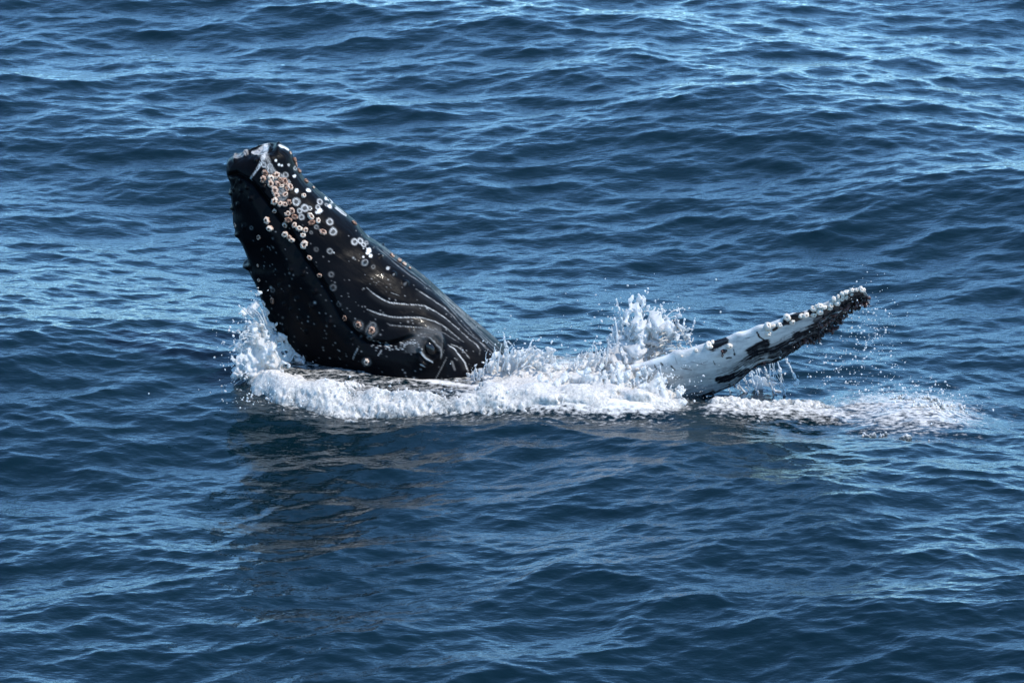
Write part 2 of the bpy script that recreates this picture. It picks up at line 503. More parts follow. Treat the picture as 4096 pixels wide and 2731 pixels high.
# throat grooves
wob = noise2(NT, len(th), 1.0, 3)
hx0, hy0 = hx, hy
hx = hx + 1.3 * noise2(NT, len(th), 1.7, 51, 4.0); hy = hy + 1.3 * noise2(NT, len(th), 1.7, 52, 4.0)      # hand-drawn unevenness
for g, w in zip(groove_px, groove_white):
    gd, gs, ga = seg_dist(hx, hy, g)
    e = smooth(0, 0.06, ga) * smooth(1, 0.93, ga)
    disp += e * (0.0010 * np.exp(-((gd - 14) / 9.0) ** 2) - 0.0030 * np.exp(-(gd / 4.0) ** 2))
    white = np.maximum(white, w * np.exp(-((gd - 2.0 * (gs > 0)) / 1.5) ** 2) * np.clip(0.78 + 0.40 * wob, 0.10, 1.0) * np.maximum(e, 0.5 * np.exp(-(gd / 4) ** 2)))
    white = np.maximum(white, 0.025 * w * np.exp(-((gd - 10) / 10.0) ** 2) * (gs > 0) * e)
# knobs
for cx, cy, r in tubercles:
    d = np.hypot(hx - cx, hy - cy)
    disp += 0.0024 * r * np.exp(-(d / (0.75 * r)) ** 2)
# eye bulge, lids
hx, hy = hx0, hy0
ed = np.hypot((hx - EYE[0]) / 62.0, (hy - EYE[1]) / 70.0)
disp += 0.080 * np.exp(-ed ** 2) + 0.035 * np.exp(-(ed / 1.9) ** 2)
a = math.radians(-28)
ex = (hx - EYE[0]) * math.cos(a) - (hy - EYE[1]) * math.sin(a); ey = (hx - EYE[0]) * math.sin(a) + (hy - EYE[1]) * math.cos(a)
sock = np.hypot(ex / 25.0, ey / 43.0)
disp -= 0.045 * np.exp(-sock ** 4)
disp += 0.022 * np.exp(-((sock - 1.45) / 0.28) ** 2)
for k, (arc, wt) in enumerate(zip(eye_arc, (0.45, 0.25))):
    d_, s_, a_ = seg_dist(hx, hy, arc)
    e = smooth(0, 0.15, a_) * smooth(1, 0.85, a_)
    disp += e * (0.012 * np.exp(-(d_ / 8.0) ** 2) - 0.010 * np.exp(-((d_ - 16) / 6.0) ** 2))
    white = np.maximum(white, wt * e * np.exp(-(d_ / 3.0) ** 2) * np.clip(0.7 + 0.3 * wob, 0.1, 1))
white = np.maximum(white, 0.10 * np.exp(-((ed - 1.0) / 0.45) ** 2) * (hx < EYE[0] + 45) * (hy < EYE[1] + 10))  # lit upper-left side of the eye bulge, painted paler
# soft unevenness of the blubber
disp += 0.003 * noise2(NT, len(th), 2.2, 8, 4.0)

# scars: rings left by barnacles, healed patches, scratches
hx = hx0 + 1.0 * noise2(NT, len(th), 1.7, 53, 4.0); hy = hy0 + 1.0 * noise2(NT, len(th), 1.7, 54, 4.0)
wob2 = noise2(NT, len(th), 0.7, 17)
for cx, cy, r, s in ring_px:
    s = 0.78 * s
    m = (np.abs(hx - cx) < 2 * r) & (np.abs(hy - cy) < 2 * r)
    d = np.hypot(hx[m] - cx, hy[m] - cy) * (1 + 0.05 * wob2[m])
    white[m] = np.maximum(white[m], s * np.exp(-((d - 0.78 * r) / (0.20 * r + 0.6)) ** 2) * np.clip(0.8 + 0.25 * wob2[m], .2, 1))
    white[m] = np.maximum(white[m], 0.12 * s * (d < 0.8 * r))
    disp[m] -= 0.003 * np.exp(-((d - 0.78 * r) / (0.25 * r)) ** 2)
for cx, cy, r, s in blot_px:
    m = (np.abs(hx - cx) < 2 * r) & (np.abs(hy - cy) < 2 * r)
    d = np.hypot(hx[m] - cx, hy[m] - cy) * (1 + 0.12 * wob2[m])
    white[m] = np.maximum(white[m], s * smooth(1.15 * r, 0.75 * r, d))
for pts, (w0, w1), s in smear_px:
    d_, s_, a_ = seg_dist(hx, hy, pts)
    w = w0 + (w1 - w0) * a_
    rag = np.clip(0.75 + 0.45 * wob2, 0, 1) if w0 > 5 else 1.0
    white = np.maximum(white, s * smooth(1.25 * w, 0.55 * w, d_) * rag)
# small pale specks painted as glints and droplets over cheek and jaw
rs = np.random.default_rng(4)
for k in range(420):
    cx = rs.uniform(1000, 1900); cy = rs.uniform(900, 1560)
    r = rs.uniform(1.2, 2.6) if k % 9 else rs.uniform(3, 4.5)
    m = (np.abs(hx - cx) < 2.2 * r) & (np.abs(hy - cy) < 2.2 * r)
    d = np.hypot(hx[m] - cx, hy[m] - cy)
    white[m] = np.maximum(white[m], rs.uniform(0.1, 0.5) * np.exp(-(d / r) ** 2))

hx, hy = hx0, hy0
wet = V(3, [(430, 945), (500, 965), (560, 972), (640, 985), (700, 955), (740, 940), (800, 950), (840, 1000)])  # glint flecks along the under-lip, painted white into the skin colour
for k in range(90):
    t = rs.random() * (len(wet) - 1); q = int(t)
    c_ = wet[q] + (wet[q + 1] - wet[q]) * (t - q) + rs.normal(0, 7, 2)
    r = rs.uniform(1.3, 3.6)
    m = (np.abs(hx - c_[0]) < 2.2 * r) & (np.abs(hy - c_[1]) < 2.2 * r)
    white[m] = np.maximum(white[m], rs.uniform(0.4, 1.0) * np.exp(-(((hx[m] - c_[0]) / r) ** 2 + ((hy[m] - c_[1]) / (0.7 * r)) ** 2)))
du = np.gradient(Pw, axis=0)
dv = (np.roll(Pw, -1, axis=1) - np.roll(Pw, 1, axis=1))
nrm = np.cross(du, dv)
nrm /= np.linalg.norm(nrm, axis=-1, keepdims=True) + 1e-9
out_dir = Pw - mid[:, None, :]
nrm *= np.sign((nrm * out_dir).sum(-1, keepdims=True) + 1e-9)
disp *= smooth(0.0, 0.03, tt)[:, None] * 0.8 + 0.2
Bw = Pw + nrm * disp[..., None]


def skin_material():
    m = Nodes('wet_whale_skin')
    tc = m.n('TexCoord').outputs['Object']
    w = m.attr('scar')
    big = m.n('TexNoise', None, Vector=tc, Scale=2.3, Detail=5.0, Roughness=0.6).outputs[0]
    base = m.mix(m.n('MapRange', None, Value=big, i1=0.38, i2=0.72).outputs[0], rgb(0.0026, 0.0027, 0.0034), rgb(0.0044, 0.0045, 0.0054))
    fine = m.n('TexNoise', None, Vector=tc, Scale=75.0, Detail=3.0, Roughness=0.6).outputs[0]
    scar_glint_c = m.mix(fine, rgb(0.50, 0.49, 0.47), rgb(0.74, 0.73, 0.70))
    col = m.mix(m.math('MULTIPLY', w, m.math('ADD', m.math('MULTIPLY', fine, 0.7), 0.65), True), base, scar_glint_c)
    drops = m.n('TexVoronoi', dict(feature='SMOOTH_F1'), Vector=tc, Scale=26.0, Smoothness=0.35, Randomness=1.0).outputs[0]
    dome = m.n('MapRange', dict(interpolation_type='SMOOTHSTEP'), Value=drops, i1=0.22, i2=0.05).outputs[0]
    mid_n = m.n('TexNoise', None, Vector=tc, Scale=22.0, Detail=4.0, Roughness=0.55).outputs[0]
    hgt = m.math('ADD', m.math('MULTIPLY', dome, 0.25), m.math('ADD', m.math('MULTIPLY', mid_n, 0.7), m.math('MULTIPLY', fine, 0.22)))
    bump = m.n('Bump', None, Strength=0.17, Distance=0.010, Height=hgt).outputs[0]
    rough = m.n('MapRange', None, Value=big, i1=0.3, i2=0.7, i3=0.30, i4=0.44).outputs[0]
    b = m.n('BsdfPrincipled', None, Base_Color=col, Roughness=rough, IOR=1.38, Normal=bump, Specular_IOR_Level=0.045, Coat_Weight=0.045, Coat_Roughness=0.05, Coat_IOR=1.33)
    b.inputs['Coat Normal'].default_value
    m.t.links.new(bump, b.inputs['Coat Normal'])
    return m.out(b.outputs[0])


skin = skin_material()
whale = bpy.data.objects.new('humpback_whale', None)
coll.objects.link(whale)
whale.location = (float(mid[-1, 0]), YW, -1.0)
whale['label'] = 'black humpback whale thrusting its barnacled head and white flipper out of the sea'
whale['category'] = 'whale'
W0 = np.array(whale.location)

body = mesh_object('body', (Bw - W0).reshape(-1, 3), grid_faces(NT, len(th), True)[:, ::-1], skin, whale)
body['label'] = 'dark wet head and throat with pale scars and grooves'
float_attr(body, 'scar', np.clip(white, 0, 1))  # pale skin marks: scars plus painted glints

# eyeball
bm_e = bpy.data.meshes.new('eye')


def sphere_grid(n, m):
    a = np.linspace(0, np.pi, n)[:, None]; b = np.linspace(0, 2 * np.pi, m, endpoint=False)[None, :]
    return np.stack([np.sin(a) * np.cos(b), np.sin(a) * np.sin(b), np.cos(a) + 0 * b], -1).reshape(-1, 3), grid_faces(n, m, True)


def nearest_on(px, py, hx_, hy_, near_cols):
    d = (hx_[:, :near_cols] - px) ** 2 + (hy_[:, :near_cols] - py) ** 2
    k = int(np.argmin(d))
    return k // near_cols, k % near_cols


eye_m = Nodes('whale_eye')
eye_mat = eye_m.out(eye_m.n('BsdfPrincipled', None, Base_Color=rgb(0.012, 0.010, 0.009), Roughness=0.08, IOR=1.4).outputs[0])
ei, ej = nearest_on(EYE[0], EYE[1], hx, hy, NN)
sv, sf = sphere_grid(14, 22)
eye = mesh_object('eye', sv * np.array((0.050, 0.030, 0.088)), sf, eye_mat, body)
eye.location = Vector(Bw[ei, ej] - W0) + Vector(nrm[ei, ej]) * -0.004
eye.rotation_euler = (0.0, math.radians(-25), 0.0)
# ------------------------------------------------------------------ flipper
lead_px = np.vstack([[(1950, 1590), (2130, 1560), (2300, 1522), (2430, 1492)],
                     V(6, [(0, 795), (100, 775), (250, 722), (440, 668), (640, 602), (740, 572), (860, 538), (1000, 494), (1120, 456), (1250, 410),
                           (1400, 355), (1500, 327), (1600, 292), (1700, 250), (1780, 208), (1850, 165), (1940, 125), (2030, 122), (2078, 175)])])
trail_px = np.vstack([[(2000, 1800), (2180, 1790), (2350, 1760), (2480, 1715)],
                      V(6, [(200, 1120), (420, 1098), (600, 1068), (700, 1034), (780, 1000), (880, 958), (950, 920), (1050, 842), (1130, 792), (1200, 764),
                            (1300, 738), (1400, 682), (1500, 602), (1570, 562), (1640, 540), (1700, 480), (1770, 425), (1850, 370), (1910, 315), (1990, 262), (2078, 205)])])
FS, FA = 420, 150
FYL, FYT = 1.02, 1.36                     # leading edge stands nearer, the blade leans back below it
lc = catmull(lead_px, FS); tc_ = catmull(trail_px, FS)
fs_ = np.linspace(0, 1, FS)
wavy = 4.0 * noise2(1, FS, 1.6, 21, 5.0)[0] * smooth(0.25, 0.5, fs_)
tc_[:, 1] += wavy
back = 0.85 * smooth(0.24, 0.0, fs_)       # the root swings back to the whale's flank
Le = at_y(lc[:, 0], lc[:, 1], FYL + back); Te = at_y(tc_[:, 0], tc_[:, 1], FYT + back)
ang_f = np.linspace(0, 2 * np.pi, FA, endpoint=False)
uu = 0.5 * (1 - np.cos(ang_f)); sgn = np.where(ang_f < np.pi, 1.0, -1.0)
naca = 5 * (0.2969 * np.sqrt(uu) - 0.126 * uu - 0.3516 * uu ** 2 + 0.2843 * uu ** 3 - 0.1036 * uu ** 4)
chord = Te - Le
along_f = np.gradient(Le + Te, axis=0); along_f /= np.linalg.norm(along_f, axis=1, keepdims=True)
fn_ = np.cross(along_f, chord); fn_ /= np.linalg.norm(fn_, axis=1, keepdims=True)
fn_ *= np.where(fn_[:, 1:2] > 0, -1, 1)
thick = 0.135 * np.interp(fs_, [0, .3, .6, .85, .97, 1.0], [1.25, 1.1, 0.95, 0.62, 0.42, 0.06])
inset = 0.06 * np.interp(fs_, [0, .6, 1], [1, .9, .5])
Fp = Le[:, None] + chord[:, None] * uu[None, :, None] + fn_[:, None] * (thick[:, None] * (naca * sgn)[None, :])[..., None]
# knuckles of the leading edge
kn = np.zeros(FS)
for c, r, h in ((0.30, .012, .02), (0.375, .014, .02), (0.485, .016, .035), (0.645, .015, .022), (0.70, .016, .025), (0.79, .018, .03), (0.86, .016, .02)):
    kn += h * np.exp(-((fs_ - c) / r) ** 2)
edge_w = np.exp(-(uu / 0.10) ** 2)
Fp += (-chord / np.linalg.norm(chord, axis=1, keepdims=True))[:, None] * (kn[:, None] * edge_w[None, :])[..., None]
fd_ = noise2(FS, FA, 1.9, 31, 3.0)
ragged = smooth(0.62, 0.85, fs_)[:, None] * smooth(0.35, 0.9, uu)[None, :]
Fp += fn_[:, None] * (sgn[None, :] * (0.0012 * fd_ * smooth(0.0, 0.08, uu)[None, :] + 0.010 * ragged * noise2(FS, FA, 0.9, 33, 8.0)))[..., None]
fx, fy = project(Fp.reshape(-1, 3)); fx = fx.reshape(FS, FA); fy = fy.reshape(FS, FA)

# dark pigment: streaks that run along the blade, patches towards the tip and the trailing edge
S_, U_ = np.meshgrid(fs_, uu, indexing='ij')
rng = np.random.default_rng(9)
st_n = noise2(96, 512, 1.15, 41)
sampl = lambda T, a, b: T[(np.clip(a, 0, 0.999) * T.shape[0]).astype(int), (np.clip(b, 0, 0.999) * T.shape[1]).astype(int)]
streak = noise2(512, 512, 1.25, 42)
yy = U_ - 0.10 * S_
streak = sampl(np.repeat(np.repeat(noise2(70, 260, 1.2, 43), 8, 0), 2, 1), S_, np.clip(U_, 0, 1)) * 0.6 + 0.5 * sampl(noise2(512, 512, 1.1, 44), S_ * 0.25 + 0.3, U_)
pig = smooth(0.50, 0.72, S_) * smooth(0.28, 0.62, U_) * 1.3 + 0.55 * smooth(0.80, 0.9, S_)


def zone(pts, r):
    d, s, a = seg_dist(fx, fy, V(6, pts))
    return np.exp(-(d / (r * VIEW[6][2])) ** 2)


pig = np.clip(0.42 * pig + 0.30 * streak * (0.15 + pig) + (0.34 + 0.16 * streak) * smooth(0.22, 0.85, U_) * smooth(0.25, 0.5, S_), 0, 1)
front = sgn[None, :] > 0
for pts, r, s in (([(800, 900), (880, 880), (960, 850), (1040, 815)], 40, 1.25), ([(1080, 660), (1150, 620), (1200, 590)], 42, 1.0), ([(1250, 690), (1340, 640), (1440, 610), (1490, 590)], 48, 1.2),
                  ([(1030, 770), (1150, 700), (1250, 650), (1350, 600)], 30, 0.9), ([(1180, 740), (1280, 700), (1400, 640)], 24, 0.5),
                  ([(1480, 540), (1560, 520), (1650, 480)], 60, 1.2), ([(1600, 470), (1720, 410), (1800, 360)], 45, 1.0), ([(1680, 330), (1800, 290), (1900, 260), (2000, 220)], 40, 1.1),
                  ([(1850, 200), (1930, 190), (2010, 170)], 36, 0.9), ([(740, 610), (790, 580), (850, 555)], 36, 1.2), ([(1395, 395), (1440, 375), (1500, 345)], 36, 1.15),
                  ([(1590, 320), (1640, 345), (1700, 330)], 30, 1.0), ([(1640, 385), (1700, 370), (1760, 330)], 36, 0.9), ([(1130, 490), (1150, 530), (1200, 560)], 7, 0.9), ([(1270, 470), (1320, 440), (1370, 415)], 10, 0.9),
                  ([(250, 770), (270, 800)], 9, 0.8), ([(305, 750), (322, 768)], 10, 0.8), ([(395, 780), (425, 810)], 9, 0.8), ([(285, 860), (295, 840)], 7, 0.8), ([(560, 740), (690, 770)], 4, 0.55),
                  ([(480, 795), (570, 812)], 6, 0.6), ([(930, 640), (938, 680)], 8, 0.9), ([(870, 710), (910, 708)], 8, 0.7), ([(755, 735), (770, 765)], 5, 0.7), ([(640, 760), (710, 735)], 3, 0.5),
                  ([(430, 700), (445, 760)], 5, 0.4), ([(590, 1060), (700, 1020), (760, 995)], 14, 0.8), ([(850, 965), (900, 945)], 10, 0.8), ([(1100, 610), (1140, 590)], 12, 0.8)):
    z = zone(pts, r)
    pig = np.maximum(pig, np.where(front | (U_ < 0.1), s * smooth(0.16, 0.74, z + 0.16 * streak) * np.clip(0.85 + 0.18 * streak, 0, 1), 0))
pig = np.where(front, pig, np.maximum(pig, smooth(0.15, 0.5, U_) * np.clip(0.7 + 0.3 * streak, 0, 1)))


def flipper_material():
    m = Nodes('flipper_skin')
    tc = m.n('TexCoord').outputs['Object']
    p = m.attr('pigment')
    n = m.n('TexNoise', None, Vector=tc, Scale=14.0, Detail=6.0, Roughness=0.65).outputs[0]
    big = m.n('TexNoise', None, Vector=m.n('Mapping', None, Vector=tc, Rotation=(0.0, math.radians(22), 0.0), Scale=(0.5, 1.0, 1.6)).outputs[0], Scale=4.5, Detail=5.0, Roughness=0.65).outputs[0]
    pale = m.mix(m.n('MapRange', None, Value=m.math('ADD', m.math('MULTIPLY', big, 0.7), m.math('MULTIPLY', n, 0.3)), i1=0.36, i2=0.56).outputs[0], rgb(0.28, 0.28, 0.28), rgb(0.62, 0.605, 0.58))
    fac = m.n('MapRange', dict(interpolation_type='SMOOTHSTEP'), Value=m.math('ADD', p, m.math('MULTIPLY', m.math('ADD', m.math('SUBTRACT', big, 0.5), m.math('MULTIPLY', m.math('SUBTRACT', n, 0.5), 0.6)), 1.2)), i1=0.10, i2=0.95).outputs[0]
    col = m.mix(fac, pale, rgb(0.010, 0.010, 0.013))
    f = m.n('TexNoise', None, Vector=tc, Scale=40.0, Detail=4.0).outputs[0]
    bump = m.n('Bump', None, Strength=0.3, Distance=0.008, Height=f).outputs[0]
    return m.out(m.n('BsdfPrincipled', None, Base_Color=col, Roughness=0.24, IOR=1.36, Normal=bump, Subsurface_Weight=0.0).outputs[0])


flipper = mesh_object('pectoral_flipper', (Fp - W0).reshape(-1, 3), grid_faces(FS, FA, True), flipper_material(), whale)
float_attr(flipper, 'pigment', pig)
flipper['label'] = 'long white flipper with black blotches and barnacled edge'
me_ = flipper.data
cap0 = [int(i) for i in range(FA)]

# ------------------------------------------------------------------ barnacles
def barnacle_mesh(name, seed, seg=15, tall=0.62, mouth=1.0):
    r = np.random.default_rng(seed)
    prof_ = [(1.02, -0.25), (1.0, 0.10), (0.94, 0.34), (0.76, tall * 0.86), (0.50 * mouth, tall + 0.05), (0.31 * mouth, tall - 0.06), (0.15 * mouth, tall - 0.20 * mouth), (0.03, tall - 0.10)]
    tone = [0.42, 0.62, 0.90, 1.0, 0.78, 0.30, 0.10, 0.45]
    a = np.linspace(0, 2 * np.pi, seg, endpoint=False)
    vs, ts = [], []
    rib = 1 + 0.11 * np.cos(2 * a + r.uniform(0, 6)) + 0.09 * np.cos(6 * a + r.uniform(0, 6)) + 0.06 * r.standard_normal(seg)
    lift = 0.07 * r.standard_normal(seg)
    for k, (q, z) in enumerate(prof_):
        rr = q * (rib if k < 6 else 1 + 0 * rib)
        vs.append(np.stack([rr * np.cos(a) * (1 + 0.05 * (seed % 3)), rr * np.sin(a), z + lift * (0.4 + q if 1 < k < 6 else 0) + 0 * a], -1))
        ts.append(np.clip(tone[k] + 0.14 * r.standard_normal(seg) * (k > 0), 0, 1))
    v = np.vstack(vs)
    ob = mesh_object(name, v, grid_faces(len(prof_), seg, True), None)
    float_attr(ob, 'shell', np.concatenate(ts))
    me = ob.data
    bpy.data.objects.remove(ob)
    return me


def barnacle_material():
    m = Nodes('barnacle_shell')
    tc = m.n('TexCoord').outputs['Object']
    s = m.attr('shell')
    info = m.n('ObjectInfo').outputs['Random']
    n = m.n('TexNoise', None, Vector=m.n('VectorMath', dict(operation='ADD'), i0=tc, i1=m.n('CombineXYZ', None, X=m.math('MULTIPLY', info, 37.0)).outputs[0]).outputs[0], Scale=2.2, Detail=4.0, Roughness=0.6).outputs[0]
    v = m.math('ADD', s, m.math('MULTIPLY', m.math('SUBTRACT', n, 0.5), 0.9))
    v = m.math('SUBTRACT', v, m.math('MULTIPLY', m.math('SUBTRACT', info, 0.16), 0.70))
    ramp = m.n('ValToRGB', None, Fac=v)
    cr = ramp.color_ramp
    cr.elements[0].position = 0.10; cr.elements[0].color = rgb(0.045, 0.018, 0.010)
    cr.elements[1].position = 0.95; cr.elements[1].color = rgb(0.74, 0.61, 0.48)
    e = cr.elements.new(0.34); e.color = rgb(0.22, 0.10, 0.055)
    e = cr.elements.new(0.60); e.color = rgb(0.56, 0.37, 0.27)
    bump = m.n('Bump', None, Strength=0.5, Distance=0.1, Height=n).outputs[0]
    return m.out(m.n('BsdfPrincipled', None, Base_Color=ramp.outputs[0], Roughness=0.42, IOR=1.45, Normal=bump).outputs[0])


def pale_barnacle_material():
    m = Nodes('bleached_barnacle_shell')
    s = m.attr('shell')
    tc = m.n('TexCoord').outputs['Object']
    n = m.n('TexNoise', None, Vector=tc, Scale=2.5, Detail=4.0).outputs[0]
    v = m.math('ADD', s, m.math('MULTIPLY', m.math('SUBTRACT', n, 0.5), 1.0))
    v = m.math('SUBTRACT', v, m.math('MULTIPLY', m.n('ObjectInfo').outputs['Random'], 0.42))
    ramp = m.n('ValToRGB', None, Fac=v)
    cr = ramp.color_ramp
    cr.elements[0].position = 0.0; cr.elements[0].color = rgb(0.30, 0.19, 0.12)
    cr.elements[1].position = 0.95; cr.elements[1].color = rgb(0.66, 0.59, 0.51)
    e = cr.elements.new(0.3); e.color = rgb(0.62, 0.52, 0.42)
    return m.out(m.n('BsdfPrincipled', None, Base_Color=ramp.outputs[0], Roughness=0.45).outputs[0])


bmat = barnacle_material(); pmat = pale_barnacle_material()
b_meshes = [barnacle_mesh('barnacle', 50 + k, 15, 0.60 + 0.05 * k, 0.9) for k in range(8)]
p_meshes = [barnacle_mesh('barnacle', 70 + k, 13, 0.80 + 0.08 * k, 0.55) for k in range(6)]
for me in b_meshes:
    me.materials.append(bmat)
for me in p_meshes:
    me.materials.append(pmat)

barn_head = np.vstack([V(1, [(548, 375, 38), (530, 435, 40), (610, 425, 38), (665, 395, 40), (605, 483, 42), (682, 485, 38), (748, 465, 42), (805, 515, 40), (648, 552, 42), (670, 610, 38),
                             (758, 597, 36), (648, 668, 46), (703, 700, 34), (755, 702, 36), (798, 678, 36), (652, 770, 32), (828, 765, 36), (785, 800, 36), (855, 830, 36), (792, 865, 40),
                             (755, 915, 36), (853, 918, 32), (905, 950, 36), (970, 965, 34), (945, 1018, 28), (950, 605, 36), (1025, 828, 40), (1035, 890, 36), (1103, 872, 34), (1150, 990, 40),
                             (566, 868, 40), (600, 953, 38), (958, 1120, 42), (825, 1075, 34), (755, 1010, 36), (485, 1045, 26), (1012, 1260, 30), (1122, 1435, 36), (475, 1340, 18), (485, 1490, 20),
                             (240, 918, 26), (218, 795, 15), (640, 400, 30), (720, 515, 28), (775, 545, 30), (700, 440, 26), (800, 1045, 26),
                             (862, 238, 34), (885, 282, 34), (930, 330, 34), (982, 450, 30), (1478, 894, 28), (815, 165, 20), (1055, 520, 15)]),
                       V(2, [(1280, 770, 32), (1408, 838, 34), (1535, 895, 38), (1490, 1195, 34), (578, 610, 32)]),
                       V(3, [(612, 152, 26), (672, 204, 28), (714, 228, 24), (758, 272, 14)])])
rb = random.Random(6)


def place_barnacle(pos, normal, r, meshes, parent, k):
    o = bpy.data.objects.new('barnacle', meshes[k % len(meshes)])
    coll.objects.link(o)
    o.parent = parent
    q = Vector(normal).to_track_quat('Z', 'Y')
    spin = Matrix.Rotation(rb.uniform(0, 6.28), 4, 'Z')
    tilt = Matrix.Rotation(rb.uniform(-0.25, 0.25), 4, 'X')
    o.matrix_local = Matrix.Translation(Vector(pos)) @ q.to_matrix().to_4x4() @ tilt @ spin @ Matrix.Diagonal((r * rb.uniform(0.85, 1.15), r * rb.uniform(0.85, 1.15), r * rb.uniform(0.75, 1.2), 1))
    return o


bx_, by_ = project(Bw.reshape(-1, 3)); bx_ = bx_.reshape(NT, -1); by_ = by_.reshape(NT, -1)
for k, (cx, cy, r) in enumerate(barn_head):
    i, j = nearest_on(cx, cy, bx_, by_, NN)
    place_barnacle(Bw[i, j] - W0, nrm[i, j], r * M_PX * 0.90, b_meshes, body, k)

barn_fin = V(6, [(740, 545, 20), (712, 598, 34), (738, 612, 25), (893, 608, 26), (605, 645, 18), (1222, 440, 36), (1230, 495, 32), (1385, 362, 30), (1430, 402, 32), (1320, 428, 28), (1275, 432, 22), (1540, 348, 32),
                 (1515, 350, 24), (1613, 285, 32), (1613, 342, 28), (1663, 312, 34), (1670, 265, 28), (1702, 275, 24), (1755, 262, 34), (1750, 280, 24), (1815, 240, 30), (1790, 200, 28), (1823, 185, 26), (1853, 160, 28), (1888, 150, 26), (1905, 138, 22),
                 (1943, 128, 30), (1985, 128, 22), (2018, 124, 24), (2046, 132, 18), (1855, 208, 26), (1895, 193, 24), (1940, 165, 22), (150, 800, 22), (105, 800, 18), (45, 805, 24), (30, 788, 22), (490, 690, 16), (1800, 245, 20),
                 (1860, 190, 20), (1830, 215, 20), (1640, 270, 20)])
du = np.gradient(Fp, axis=0); dv = np.roll(Fp, -1, axis=1) - np.roll(Fp, 1, axis=1)
fnrm = np.cross(du, dv); fnrm /= np.linalg.norm(fnrm, axis=-1, keepdims=True) + 1e-9
cen = Fp.mean(axis=1, keepdims=True)
fnrm *= np.sign((fnrm * (Fp - cen)).sum(-1).mean())
NFr = FA // 2
for k, (cx, cy, r) in enumerate(barn_fin):
    i, j = nearest_on(cx, cy, fx, fy, NFr)
    nn = fnrm[i, j] + np.array((0.1, -0.2, 0.35)); nn /= np.linalg.norm(nn)
    place_barnacle(Fp[i, j] - W0 - 0.25 * r * M_PX * nn, nn, r * M_PX * rb.uniform(0.65, 1.1), p_meshes, flipper, k)


# stalked barnacles: dark fleshy tufts at the tip and on the trailing edge
def tuft_mesh(name, seed):
    r = np.random.default_rng(seed)
    n, m_ = 8, 8
    a = np.linspace(0, 2 * np.pi, m_, endpoint=False)
    vs = []
    bend = r.uniform(-0.5, 0.5, 2)
    for k in range(n):
        t = k / (n - 1)
        rad = np.interp(t, [0, 0.45, 0.7, 0.92, 1.0], [0.24, 0.17, 0.34, 0.24, 0.02])
        rr = rad * (1 + 0.22 * r.standard_normal(m_))
        vs.append(np.stack([rr * np.cos(a) + bend[0] * t * t, 0.8 * rr * np.sin(a) + bend[1] * t * t, t * 1.0 + 0 * a], -1))
    ob = mesh_object(name, np.vstack(vs), grid_faces(n, m_, True), None)
    me = ob.data
    bpy.data.objects.remove(ob)
    return me


def tuft_material():
    m = Nodes('stalked_barnacle_flesh')
    tc = m.n('TexCoord').outputs['Object']
    info = m.n('ObjectInfo').outputs['Random']
    n = m.n('TexNoise', None, Vector=tc, Scale=3.0, Detail=4.0).outputs[0]
    col = m.mix(m.n('MapRange', None, Value=m.math('ADD', n, m.math('MULTIPLY', info, 0.5)), i1=0.55, i2=1.05).outputs[0], rgb(0.014, 0.011, 0.012), rgb(0.115, 0.050, 0.042))
    return m.out(m.n('BsdfPrincipled', None, Base_Color=col, Roughness=0.38).outputs[0])


tmat = tuft_material()
t_meshes = [tuft_mesh('stalked_barnacle', 90 + k) for k in range(6)]
for me in t_meshes:
    me.materials.append(tmat)
tuft_px = []
for (x0, y0), (x1, y1), n, r0 in (((1470, 575), (1600, 540), 16, 40), ((1600, 545), (1720, 460), 16, 42), ((1700, 480), (1840, 380), 16, 40), ((1840, 380), (1960, 270), 14, 38), ((1960, 220), (2070, 200), 18, 50), ((1850, 300), (2000, 230), 14, 46),
                                  ((1650, 420), (1800, 330), 14, 40), ((820, 640), (850, 650), 4, 34), ((1130, 785), (1200, 750), 4, 26), ((700, 1035), (760, 1000), 5, 28), ((900, 945), (940, 925), 3, 24), ((1760, 480), (1800, 470), 4, 60)):
    for k in range(n):
        t = (k + rb.random()) / n
        tuft_px.append((x0 + (x1 - x0) * t + rb.gauss(0, 8), y0 + (y1 - y0) * t + rb.gauss(0, 10), r0 * rb.uniform(0.7, 1.35)))
for k, (cx, cy, r) in enumerate(V(6, tuft_px)):
    i, j = nearest_on(cx, cy, fx, fy, NFr)
    o = bpy.data.objects.new('stalked_barnacle', t_meshes[k % 6])
    coll.objects.link(o)
    o.parent = flipper
    s = float(fs_[i])
    drn = np.array((0.75, -0.35, -0.35)) * (0.5 + s) + 0.5 * fnrm[i, j] + 0.35 * np.array([rb.gauss(0, 1) for _ in range(3)])
    q = Vector(drn).to_track_quat('Z', 'Y')
    rr = r * M_PX * 1.15
    o.matrix_local = Matrix.Translation(Vector(Fp[i, j] - W0 - 0.01 * drn)) @ q.to_matrix().to_4x4() @ Matrix.Rotation(rb.uniform(0, 6), 4, 'Z') @ Matrix.Diagonal((rr, rr, rr * rb.uniform(0.8, 1.3), 1))
